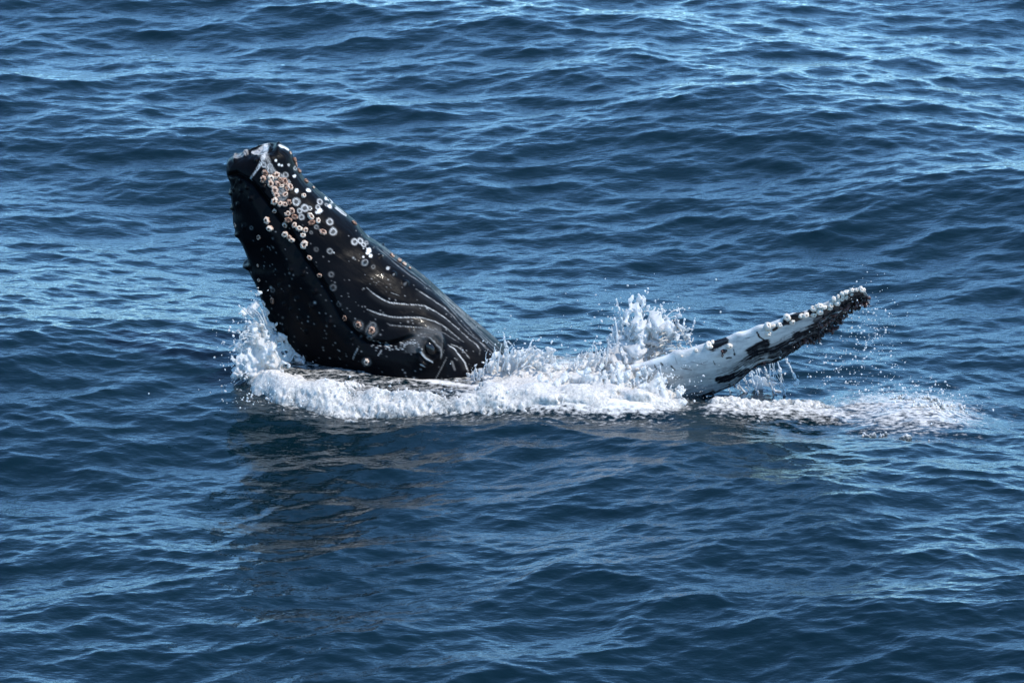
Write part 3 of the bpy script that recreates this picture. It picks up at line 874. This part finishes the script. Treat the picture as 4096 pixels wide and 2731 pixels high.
# ------------------------------------------------------------------ white water
def surface_nets(F, origin, cell):
    """quads of the zero level of a voxel field (positive = inside)"""
    nx, ny, nz = F.shape
    S = F > 0
    C = np.zeros((nx - 1, ny - 1, nz - 1), np.uint8)
    for dx in (0, 1):
        for dy in (0, 1):
            for dz in (0, 1):
                C += S[dx:nx - 1 + dx, dy:ny - 1 + dy, dz:nz - 1 + dz]
    act = (C > 0) & (C < 8)
    I, J, K = np.nonzero(act)
    idx = np.full(act.shape, -1, np.int64); idx[I, J, K] = np.arange(len(I))
    acc = np.zeros((len(I), 3)); cnt = np.zeros(len(I))
    cor = [(a, b, c) for a in (0, 1) for b in (0, 1) for c in (0, 1)]
    for a in cor:
        for ax in range(3):
            if a[ax]:
                continue
            b = list(a); b[ax] = 1
            fa = F[I + a[0], J + a[1], K + a[2]]; fb = F[I + b[0], J + b[1], K + b[2]]
            m = (fa > 0) != (fb > 0)
            t = fa[m] / (fa[m] - fb[m])
            p = np.tile(np.array(a, float), (m.sum(), 1)); p[:, ax] = t
            acc[m] += p; cnt[m] += 1
    Vv = (np.stack([I, J, K], -1) + acc / cnt[:, None] + 0.0) * cell + np.asarray(origin)
    quads = []
    for ax in range(3):
        o = [0, 0, 0]; o[ax] = 1
        A = S[:nx - o[0], :ny - o[1], :nz - o[2]]; B = S[o[0]:, o[1]:, o[2]:]
        u, v = [(1, 2), (2, 0), (0, 1)][ax]
        i = np.stack(np.nonzero(A != B), -1)
        ok = (i[:, u] > 0) & (i[:, v] > 0) & (i[:, u] < F.shape[u] - 1) & (i[:, v] < F.shape[v] - 1)
        i = i[ok]
        flip = ~A[tuple(i.T)]
        q = []
        for du_, dv_ in ((-1, -1), (0, -1), (0, 0), (-1, 0)):
            j = i.copy(); j[:, u] += du_; j[:, v] += dv_
            q.append(idx[tuple(j.T)])
        q = np.stack(q, -1)
        q[flip] = q[flip][:, ::-1]
        quads.append(q)
    Q = np.vstack(quads)
    return Vv, Q[(Q >= 0).all(1)]


def foam_material():
    m = Nodes('churned_foam')
    tc = m.n('TexCoord').outputs['Object']
    st = m.n('Mapping', None, Vector=tc, Scale=(1.0, 1.0, 0.55)).outputs[0]
    big = m.n('TexNoise', None, Vector=st, Scale=9.0, Detail=3.0, Roughness=0.6).outputs[0]
    n = m.n('TexNoise', None, Vector=st, Scale=46.0, Detail=6.0, Roughness=0.72).outputs[0]
    v = m.n('TexVoronoi', None, Vector=st, Scale=70.0).outputs[0]
    col = m.mix(m.n('MapRange', None, Value=n, i1=0.3, i2=0.6).outputs[0], rgb(0.30, 0.285, 0.265), rgb(0.64, 0.60, 0.55))
    h = m.math('ADD', m.math('ADD', n, m.math('MULTIPLY', v, 0.35)), m.math('MULTIPLY', big, 0.8))
    bump = m.n('Bump', None, Strength=0.45, Distance=0.016, Height=h).outputs[0]
    b = m.n('BsdfPrincipled', None, Base_Color=col, Roughness=0.36, IOR=1.33, Normal=bump, Subsurface_Weight=1.0, Subsurface_Scale=0.05, Subsurface_Radius=(1.0, 1.0, 1.0))
    w = m.n('BsdfPrincipled', None, Base_Color=rgb(0.055, 0.075, 0.080), Roughness=0.12, IOR=1.333, Normal=bump)
    c = m.attr('cover')
    mixn = m.math('ADD', m.math('MULTIPLY', n, 0.55), m.math('MULTIPLY', big, 0.45))
    lim = m.math('SUBTRACT', 0.60, m.math('MULTIPLY', c, 0.30))
    fac = m.n('MapRange', dict(interpolation_type='SMOOTHSTEP'), Value=m.math('SUBTRACT', mixn, lim), i1=-0.20, i2=0.20).outputs[0]
    return m.out(m.n('MixShader', None, i0=fac, i1=w.outputs[0], i2=b.outputs[0]).outputs[0])


def splash_material():
    m = Nodes('splashing_water')
    tc = m.n('TexCoord').outputs['Object']
    n = m.n('TexNoise', None, Vector=tc, Scale=30.0, Detail=4.0, Roughness=0.6).outputs[0]
    bump = m.n('Bump', None, Strength=0.6, Distance=0.012, Height=n).outputs[0]
    w = m.n('BsdfPrincipled', None, Base_Color=rgb(0.86, 0.83, 0.79), Roughness=0.22, IOR=1.33, Normal=bump)
    t = m.n('BsdfTranslucent', None, Color=rgb(0.88, 0.92, 0.94))
    milk = m.n('MixShader', None, i0=0.48, i1=w.outputs[0], i2=t.outputs[0]).outputs[0]
    g = m.n('BsdfPrincipled', None, Base_Color=rgb(0.93, 0.96, 0.97), Roughness=0.08, IOR=1.33, Normal=bump, Transmission_Weight=1.0).outputs[0]
    fac = m.n('MapRange', None, Value=m.n('TexNoise', None, Vector=tc, Scale=7.0, Detail=3.0).outputs[0], i1=0.35, i2=0.65, i3=0.0, i4=0.22).outputs[0]
    return m.out(m.n('MixShader', None, i0=fac, i1=milk, i2=g).outputs[0])


fmat = foam_material(); smat = splash_material()


def stuff(ob, label):
    ob['kind'] = 'stuff'
    ob['label'] = label
    return ob


def surf(x, y):
    e, amp, f = sea_extra(x, y)
    return e + waves(x, y, amp)[0]


def fft_plane(shape, cell, lmax, lmin, power, seed):
    return noise3((shape[0], shape[1], 4), cell, lmax, lmin, power, seed)[:, :, 0]


def foam_shell(name, x0, x1, y0, y1, z0, z1, cell, seed, cover, label, rough=1.0, bias=-0.016):
    """lumpy froth lying on the water; cover(x, y, px, py) < 0 none ... 1 thick"""
    nx, ny, nz = [int(round((b - a) / cell)) for a, b in ((x0, x1), (y0, y1), (z0, z1))]
    X = x0 + np.arange(nx) * cell; Yv = y0 + np.arange(ny) * cell; Z = z0 + np.arange(nz) * cell
    XX, YY = np.meshgrid(X, Yv, indexing='ij')
    base = surf(XX, YY)
    px, py = project(np.stack([XX, YY, base], -1).reshape(-1, 3))
    c = cover(XX, YY, px.reshape(nx, ny), py.reshape(nx, ny))
    n1 = noise3((nx, ny, nz), cell, 0.80, 0.20, 1.6, seed, 0.5)
    n2 = 1.0 - 1.6 * np.abs(noise3((nx, ny, nz), cell, 0.22, 0.05, 1.5, seed + 1, 1.3))
    F = (base + 0.062 * np.clip(c, -1.5, 1.2) + bias)[:, :, None] - Z[None, None, :] + rough * (0.017 * n1 + 0.0045 * n2) * np.clip(0.55 + 0.6 * c, 0.25, 1.2)[:, :, None]
    F = np.minimum(F, Z[None, None, :] - (base - 0.10)[:, :, None])
    F[0] = F[-1] = -1; F[:, 0] = F[:, -1] = -1; F[:, :, 0] = F[:, :, -1] = -1
    v, q = surface_nets(F, (x0, y0, z0), cell)
    ob = mesh_object(name, v, q, fmat)
    vi = np.clip(np.rint((v[:, 0] - x0) / cell).astype(int), 0, nx - 1); vj = np.clip(np.rint((v[:, 1] - y0) / cell).astype(int), 0, ny - 1)
    float_attr(ob, 'cover', np.clip(c[vi, vj], -0.5, 1.2))
    return stuff(ob, label)


trough = [(1085, 1395), (1200, 1400), (1400, 1430), (1650, 1465), (1850, 1500), (1960, 1545), (1850, 1582), (1600, 1578), (1350, 1540), (1200, 1512), (1075, 1505)]


def bow_cover(x, y, px, py):
    yf = np.interp(x, FX, FY)
    nz_ = fft_plane(x.shape, 0.0125, 0.9, 0.18, 1.5, 60)
    nf = fft_plane(x.shape, 0.0125, 0.16, 0.03, 1.2, 61)
    c = smooth(yf - 0.04, yf + 0.13, y + 0.018 * nf) * 1.45 - 0.25
    c -= 1.9 * smooth(-10, 8, inside(px, py, trough) + 4 * nf)
    far = smooth(yf + 0.8, yf + 1.5, y)
    c -= 0.8 * far
    c += 0.32 * nz_ * (1 - 0.6 * smooth(-0.4, 0.2, x)) - 0.1
    c += 0.5 * smooth(-0.2, 0.5, x) * smooth(yf + 1.6, yf + 0.4, y) * smooth(yf, yf + 0.2, y)
    c = np.where(y < yf - 0.10, -1.5, c)
    end = np.minimum(smooth(-2.85, -2.55, x), smooth(1.95, 1.45, x))
    hole = np.exp(-((px - 2545) / 105) ** 2 - ((py - 1650) / 30) ** 2)
    return c * end - 1.2 * (1 - end) - 1.5 * hole


foam_shell('foam', -3.0, 2.1, 0.15, 2.35, -0.22, 0.62, 0.0135, 100, bow_cover, 'thick white foam band pushed up in front of the whale from jaw to flipper')


def strip_cover(x, y, px, py):
    ys = np.interp(x, strip[:, 0], strip[:, 1])
    nf = fft_plane(x.shape, 0.0125, 0.2, 0.03, 1.2, 62)
    lf = fft_plane(x.shape, 0.0125, 1.2, 0.25, 1.6, 66)
    c = 1.15 * np.exp(-((y - ys - 0.08 + 0.035 * lf) / (0.15 + 0.02 * lf)) ** 2) - 0.42 + 0.16 * nf + 0.12 * lf
    return c * smooth(1.85, 2.05, x) * smooth(3.6, 3.0, x) - 1.0 * (1 - smooth(1.85, 2.05, x) * smooth(3.6, 3.0, x))


foam_shell('foam', 1.75, 3.65, 0.25, 1.45, -0.22, 0.40, 0.0125, 110, strip_cover, 'low roll of white foam on the water behind the flipper tip', 0.55)


def boil_cover(x, y, px, py):
    nz_ = fft_plane(x.shape, 0.0125, 0.6, 0.08, 1.5, 63)
    st_ = noise3((x.shape[0], x.shape[1] * 3, 4), 0.0125, 0.35, 0.03, 1.3, 64)[:, ::3, 0]
    r2 = ((px - 3660) / 235) ** 2 + ((py - 1655) / 92) ** 2
    c = 0.75 * np.exp(-r2 ** 2) - 1.10 + 0.42 * st_ + 0.25 * nz_
    band = np.exp(-((py - 1625) / 26) ** 2) + 0.2 * np.exp(-((py - 1728) / 22) ** 2)
    return np.where(r2 > 1.5, -1.5, c + 0.55 * band * np.exp(-r2) - 0.1)


foam_shell('foam', 3.15, 4.85, -0.35, 1.9, -0.22, 0.52, 0.0135, 120, boil_cover, 'patchy white foam over a round boil of water beyond the flipper tip', 0.6, -0.034)


def lace(parts, label, cell=0.0105):
    """thrown-up sheets of water: parts = (polygon px, depth Y, sheet thickness, density, seed)"""
    vs, qs, off = [], [], 0
    for poly, Y0, th, dens, seed in parts:
        w = at_y(np.array([p[0] for p in poly], float), np.array([p[1] for p in poly], float), np.full(len(poly), float(Y0)))
        x0, x1 = w[:, 0].min() - 0.1, w[:, 0].max() + 0.1
        z0, z1 = w[:, 2].min() - 0.1, w[:, 2].max() + 0.1
        y0, y1 = Y0 - 0.22 - th, Y0 + 0.22 + th
        sh = [int(round((b - a) / cell)) for a, b in ((x0, x1), (y0, y1), (z0, z1))]
        X = x0 + np.arange(sh[0]) * cell; Yv = y0 + np.arange(sh[1]) * cell; Z = z0 + np.arange(sh[2]) * cell
        XX, ZZ = np.meshgrid(X, Z, indexing='ij')
        px, py = project(np.stack([XX, np.full_like(XX, Y0), ZZ], -1).reshape(-1, 3))
        px = px.reshape(XX.shape); py = py.reshape(XX.shape)
        rag = fft_plane(XX.shape, cell, 0.30, cell * 3.5, 1.6, seed + 5)
        sd = inside(px, py, poly) + 13 * rag
        na = noise3(sh, cell, 0.32, 0.05, 1.7, seed, 1.8)
        nb = noise3(sh, cell, 0.45, 0.08, 1.7, seed + 1, 1.6)
        nc = noise3(sh, cell, 0.07, cell * 2.4, 1.0, seed + 2)
        yc = Y0 + 0.10 * fft_plane(XX.shape, cell, 1.2, 0.25, 2.0, seed + 6)
        deep = smooth(-5, 75, sd)
        t = th * (0.35 + 0.9 * deep) * (1 + 0.25 * rag)
        slab = t[:, None, :] - np.abs(Yv[None, :, None] - yc[:, None, :])
        solid = (deep[:, None, :] * 1.7 - 1.15 + dens) + 0.55 * nb
        web = 0.26 + 0.35 * dens - np.abs(na)
        F = np.maximum(solid, web + 0.06 * nc) + 0.03 * nc
        F = np.minimum(F, (sd / 10.0)[:, None, :])
        F = np.minimum(F * 0.03, slab)
        F[0] = F[-1] = -1; F[:, 0] = F[:, -1] = -1; F[:, :, 0] = F[:, :, -1] = -1
        v, q = surface_nets(F, (x0, y0, z0), cell)
        vs.append(v); qs.append(q + off); off += len(v)
    return stuff(mesh_object('splash', np.vstack(vs), np.vstack(qs), smat), label)


curl = [(1000, 1170), (1040, 1165), (1062, 1215), (1085, 1290), (1120, 1350), (1190, 1405), (1260, 1445), (1180, 1500), (1100, 1540), (1010, 1570), (955, 1530), (938, 1450), (945, 1370), (965, 1320), (985, 1285), (965, 1265), (985, 1225)]
curl_low = [(955, 1330), (1010, 1295), (1060, 1320), (1110, 1390), (1150, 1450), (1130, 1530), (1030, 1590), (960, 1560), (930, 1490), (935, 1400)]
lace([(curl, 1.75, 0.06, 0.25, 200), (curl_low, 1.45, 0.07, 0.12, 210)], 'curling splash of white water thrown up along the whale\'s left jaw')
crown = [(1880, 1535), (1870, 1500), (1930, 1470), (1985, 1420), (2040, 1385), (2090, 1378), (2130, 1400), (2165, 1440), (2200, 1400), (2215, 1440), (2215, 1480), (2280, 1500), (2300, 1560), (1900, 1570)]
lace([(crown, 1.50, 0.07, 0.40, 220), ([(2050, 1450), (2150, 1430), (2250, 1475), (2420, 1440), (2520, 1410), (2620, 1440), (2600, 1560), (2050, 1590)], 1.45, 0.12, 0.75, 226), ([(2060, 1580), (2160, 1515), (2300, 1500), (2400, 1478), (2500, 1478), (2580, 1545), (2520, 1620), (2120, 1640)], 0.86, 0.10, 0.60, 228)],
     'ragged crown of splash where the whale\'s throat enters the water')
tower = [(2425, 1520), (2420, 1450), (2425, 1380), (2445, 1340), (2490, 1320), (2510, 1260), (2460, 1255), (2465, 1225), (2520, 1235), (2540, 1205), (2570, 1212), (2600, 1245), (2640, 1225), (2650, 1260), (2700, 1280), (2720, 1255), (2735, 1300),
         (2700, 1320), (2640, 1320), (2635, 1370), (2600, 1420), (2570, 1470), (2560, 1530)]
arm = [(2640, 1240), (2690, 1270), (2720, 1255), (2740, 1330), (2770, 1350), (2745, 1375), (2770, 1400), (2730, 1380), (2700, 1350), (2660, 1370), (2600, 1420), (2590, 1380), (2640, 1330)]
front = [(2400, 1560), (2440, 1480), (2530, 1500), (2600, 1470), (2680, 1500), (2750, 1570), (2770, 1640), (2730, 1680), (2640, 1690), (2560, 1600), (2480, 1620), (2420, 1650)]
lace([(tower, 1.75, 0.09, 0.72, 230), ([(2415, 1560), (2425, 1400), (2470, 1330), (2560, 1300), (2620, 1360), (2590, 1450), (2600, 1560)], 1.68, 0.07, 0.75, 234), (arm, 1.85, 0.05, 0.30, 240), (front, 0.78, 0.06, -0.05, 250)], 'tall ragged splash leaping up beside the root of the flipper')
veil = [(2830, 1600), (2900, 1560), (2960, 1510), (3020, 1470), (3070, 1440), (3110, 1470), (3160, 1520), (3190, 1490), (3200, 1560), (3150, 1620), (2960, 1640), (2820, 1650)]
lace([(veil, 1.55, 0.022, -0.38, 260)], 'thin veil of water draining from the flipper\'s trailing edge')

# droplets and drawn-out strings of water
ico_v, ico_f = None, None
t_ = (1 + 5 ** 0.5) / 2
iv = [(-1, t_, 0), (1, t_, 0), (-1, -t_, 0), (1, -t_, 0), (0, -1, t_), (0, 1, t_), (0, -1, -t_), (0, 1, -t_), (t_, 0, -1), (t_, 0, 1), (-t_, 0, -1), (-t_, 0, 1)]
itri = [(0, 11, 5), (0, 5, 1), (0, 1, 7), (0, 7, 10), (0, 10, 11), (1, 5, 9), (5, 11, 4), (11, 10, 2), (10, 7, 6), (7, 1, 8), (3, 9, 4), (3, 4, 2), (3, 2, 6), (3, 6, 8), (3, 8, 9), (4, 9, 5), (2, 4, 11), (6, 2, 10), (8, 6, 7), (9, 8, 1)]
iv = np.array(iv, float); iv /= np.linalg.norm(iv, axis=1, keepdims=True)


def subdivide(v, f):
    v = [tuple(p) for p in v]; mp = {}; out = []
    def midp(a, b):
        k = (min(a, b), max(a, b))
        if k not in mp:
            p = np.array(v[a]) + np.array(v[b]); v.append(tuple(p / np.linalg.norm(p))); mp[k] = len(v) - 1
        return mp[k]
    for a, b, c in f:
        ab, bc, ca = midp(a, b), midp(b, c), midp(c, a)
        out += [(a, ab, ca), (b, bc, ab), (c, ca, bc), (ab, bc, ca)]
    return np.array(v), np.array(out)


ico_v, ico_f = subdivide(iv, itri)
rd = np.random.default_rng(77)
dv_l, df_l = [], []


def droplet(p, r, stretch=1.0, direction=None):
    d = direction if direction is not None else rd.standard_normal(3)
    d = d / np.linalg.norm(d)
    sv, sf = (ico_v, ico_f) if r > 0.0065 else (iv, np.array(itri))
    v = sv * (1 + 0.16 * rd.standard_normal((len(sv), 1)))
    v = v + d * (v @ d)[:, None] * (stretch - 1)
    df_l.append(sf + droplet.n)
    dv_l.append(p + v * r)
    droplet.n += len(v)


droplet.n = 0


def spray(n, cx, cy, sx, sy, Y0, Y1, r0, r1, lim=None):
    k = 0
    while k < n:
        px = rd.normal(cx, sx); py = rd.normal(cy, sy)
        if lim and not lim(px, py):
            continue
        k += 1
        p = at_y(np.array([px]), np.array([py]), np.array([rd.uniform(Y0, Y1)]))[0]
        if p[2] < 0.02:
            continue
        r = r0 * (r1 / r0) ** (rd.random() ** 2.2)
        droplet(p, r, rd.uniform(1.0, 1.9))


spray(130, 950, 1450, 45, 110, 1.1, 1.9, 0.004, 0.014, lambda x, y: x < 1010 and 1150 < y < 1640)
spray(60, 1000, 1600, 80, 40, 0.5, 1.0, 0.004, 0.012)
spray(60, 2080, 1400, 110, 60, 1.2, 1.7, 0.004, 0.012, lambda x, y: y < 1460)
spray(260, 2560, 1330, 110, 90, 1.5, 2.0, 0.004, 0.010, lambda x, y: y < 1480)
spray(90, 2720, 1400, 60, 80, 1.4, 1.9, 0.004, 0.012, lambda x, y: y < 1500)
spray(420, 2640, 1570, 95, 75, 0.55, 0.98, 0.003, 0.010, lambda x, y: 1400 < y < 1700 and x > 2380)
spray(260, 3470, 1300, 60, 90, 0.9, 1.5, 0.003, 0.010, lambda x, y: x > 3380 - (y - 1200) * 0.15)
spray(260, 3350, 1480, 130, 80, 0.9, 1.6, 0.003, 0.011, lambda x, y: y < 1640 and x > 3050)
spray(300, 3620, 1580, 130, 40, 0.5, 1.3, 0.003, 0.011, lambda x, y: y < 1660)
spray(160, 3720, 1680, 150, 40, 0.3, 0.8, 0.003, 0.010)
spray(200, 1600, 1580, 350, 25, 0.5, 0.8, 0.004, 0.011)
spray(150, 2150, 1600, 250, 40, 0.5, 0.8, 0.004, 0.012)
for a, b, n in (((2030, 1435), (2012, 1322), 14), ((3060, 1470), (3110, 1590), 30), ((2950, 1540), (3030, 1600), 26), ((3120, 1480), (3150, 1600), 30), ((3000, 1500), (3040, 1590), 24), ((3140, 1430), (3190, 1530), 16),
                ((2780, 1270), (2762, 1345), 6), ((2150, 1395), (2175, 1440), 14), ((2215, 1400), (2190, 1450), 14), ((2700, 1330), (2640, 1420), 22), ((2705, 1270), (2730, 1330), 20), ((2735, 1330), (2765, 1400), 18)):
    a = np.array(a, float); b = np.array(b, float)
    Yd = 1.5 if a[0] > 2900 else 1.75 if a[0] > 2300 else 1.35
    bend = rd.normal(0, 8)
    for k in range(n):
        t = (k + rd.uniform(-0.3, 0.3)) / n
        q = a + (b - a) * t + np.array((bend * math.sin(3.14 * t) + rd.normal(0, 1.5), rd.normal(0, 1.5)))
        p = at_y(np.array([q[0]]), np.array([q[1]]), np.array([Yd]))[0]
        dd = at_y(np.array([b[0]]), np.array([b[1]]), np.array([Yd]))[0] - at_y(np.array([a[0]]), np.array([a[1]]), np.array([Yd]))[0]
        droplet(p, rd.uniform(0.004, 0.009) * (1.0 + 0.8 * (rd.random() > 0.8)), rd.uniform(1.5, 3.0), dd + 0.3 * np.linalg.norm(dd) * rd.standard_normal(3))
# strings of water flung out of the splashes: tapering tubes that end in a bead
sv_l, sf_l = [], []
sn = 0


def strand(p0, p1, Y0, Y1, r, lift=0.25):
    global sn
    p0 = np.asarray(p0, float); p1 = np.asarray(p1, float)
    c = p0 + (p1 - p0) * 0.5 + np.array((rd.normal(0, 0.10), -lift)) * np.linalg.norm(p1 - p0)
    n, k = 16, 6
    t = np.linspace(0, 1, n)
    q = (1 - t)[:, None] ** 2 * p0 + 2 * (t * (1 - t))[:, None] * c + t[:, None] ** 2 * p1
    q += np.cumsum(rd.normal(0, 1.1, (n, 2)), axis=0) * 0.7
    P = at_y(q[:, 0], q[:, 1], Y0 + (Y1 - Y0) * t)
    rad = r * (1.25 - 0.95 * t) * (1 + 0.35 * np.sin(t * rd.uniform(14, 26) + rd.uniform(0, 6))) * (1 + 0.2 * rd.standard_normal(n))
    rad[-1] *= 0.2; rad[-2] *= rd.uniform(0.8, 2.0); rad[-3] *= rd.uniform(0.8, 1.8)
    T = np.gradient(P, axis=0); T /= np.linalg.norm(T, axis=1, keepdims=True)
    A = np.cross(T, (0.1, 1.0, 0.05)); A /= np.linalg.norm(A, axis=1, keepdims=True)
    B = np.cross(T, A)
    a = np.linspace(0, 2 * np.pi, k, endpoint=False)
    v = P[:, None] + (A[:, None] * np.cos(a)[None, :, None] + B[:, None] * np.sin(a)[None, :, None]) * np.abs(rad)[:, None, None]
    sv_l.append(v.reshape(-1, 3)); sf_l.append(grid_faces(n, k, True) + sn); sn += n * k
    for _ in range(rd.integers(0, 4)):
        w = p1 + (p1 - c) * rd.uniform(0.03, 0.35) + rd.normal(0, 4, 2)
        droplet(at_y(np.array([w[0]]), np.array([w[1]]), np.array([Y1]))[0], r * rd.uniform(0.4, 1.1), rd.uniform(1.0, 2.2))


def fan(n, base, tips, Y0, Y1, r0, r1, lift=0.2, jit=16):
    base = np.asarray(base, float); tips = np.asarray(tips, float)
    lin = lambda P, t: np.array([np.interp(t, np.linspace(0, 1, len(P)), P[:, k]) for k in (0, 1)])
    for _ in range(n):
        t = rd.random(); h = rd.uniform(0.45, 1.0) ** 0.7
        b = lin(base, np.clip(t + rd.normal(0, 0.05), 0, 1)) + rd.normal(0, 6, 2)
        e = b + (lin(tips, t) - b) * h + rd.normal(0, jit, 2)
        strand(b, e, Y0 + rd.normal(0, 0.05), Y1 + rd.normal(0, 0.10), rd.uniform(r0, r1), lift)


fan(44, [(2430, 1480), (2500, 1460), (2580, 1440)], [(2440, 1330), (2470, 1225), (2540, 1200), (2610, 1235), (2650, 1225), (2700, 1270)], 1.65, 1.80, 0.007, 0.018)
fan(30, [(2560, 1400), (2600, 1430)], [(2650, 1230), (2725, 1255), (2760, 1330), (2775, 1400), (2740, 1450)], 1.70, 1.90, 0.005, 0.012, 0.35)
fan(34, [(1900, 1530), (2000, 1480), (2100, 1470), (2220, 1500)], [(1885, 1480), (1960, 1425), (2030, 1370), (2110, 1365), (2170, 1410), (2225, 1395), (2260, 1450)], 1.42, 1.35, 0.005, 0.012)
fan(34, [(1060, 1300), (1080, 1420), (1100, 1520)], [(985, 1180), (955, 1300), (925, 1400), (915, 1480), (940, 1570)], 1.65, 1.35, 0.005, 0.012, 0.3)
fan(22, [(2250, 1490), (2350, 1475), (2450, 1450)], [(2260, 1440), (2330, 1425), (2400, 1390), (2440, 1360)], 1.40, 1.35, 0.005, 0.012)
fan(12, [(2900, 1545), (2980, 1500), (3060, 1455), (3130, 1400)], [(2900, 1610), (3000, 1600), (3090, 1590), (3180, 1540)], 1.42, 1.50, 0.003, 0.007, 0.0, 14)
stuff(mesh_object('splash', np.vstack(sv_l), np.vstack(sf_l), smat), 'drawn-out strings of white water flung from the splashes round the whale')
stuff(mesh_object('spray', np.vstack(dv_l), np.vstack(df_l), smat), 'loose white water droplets flying round the whale and its flipper')
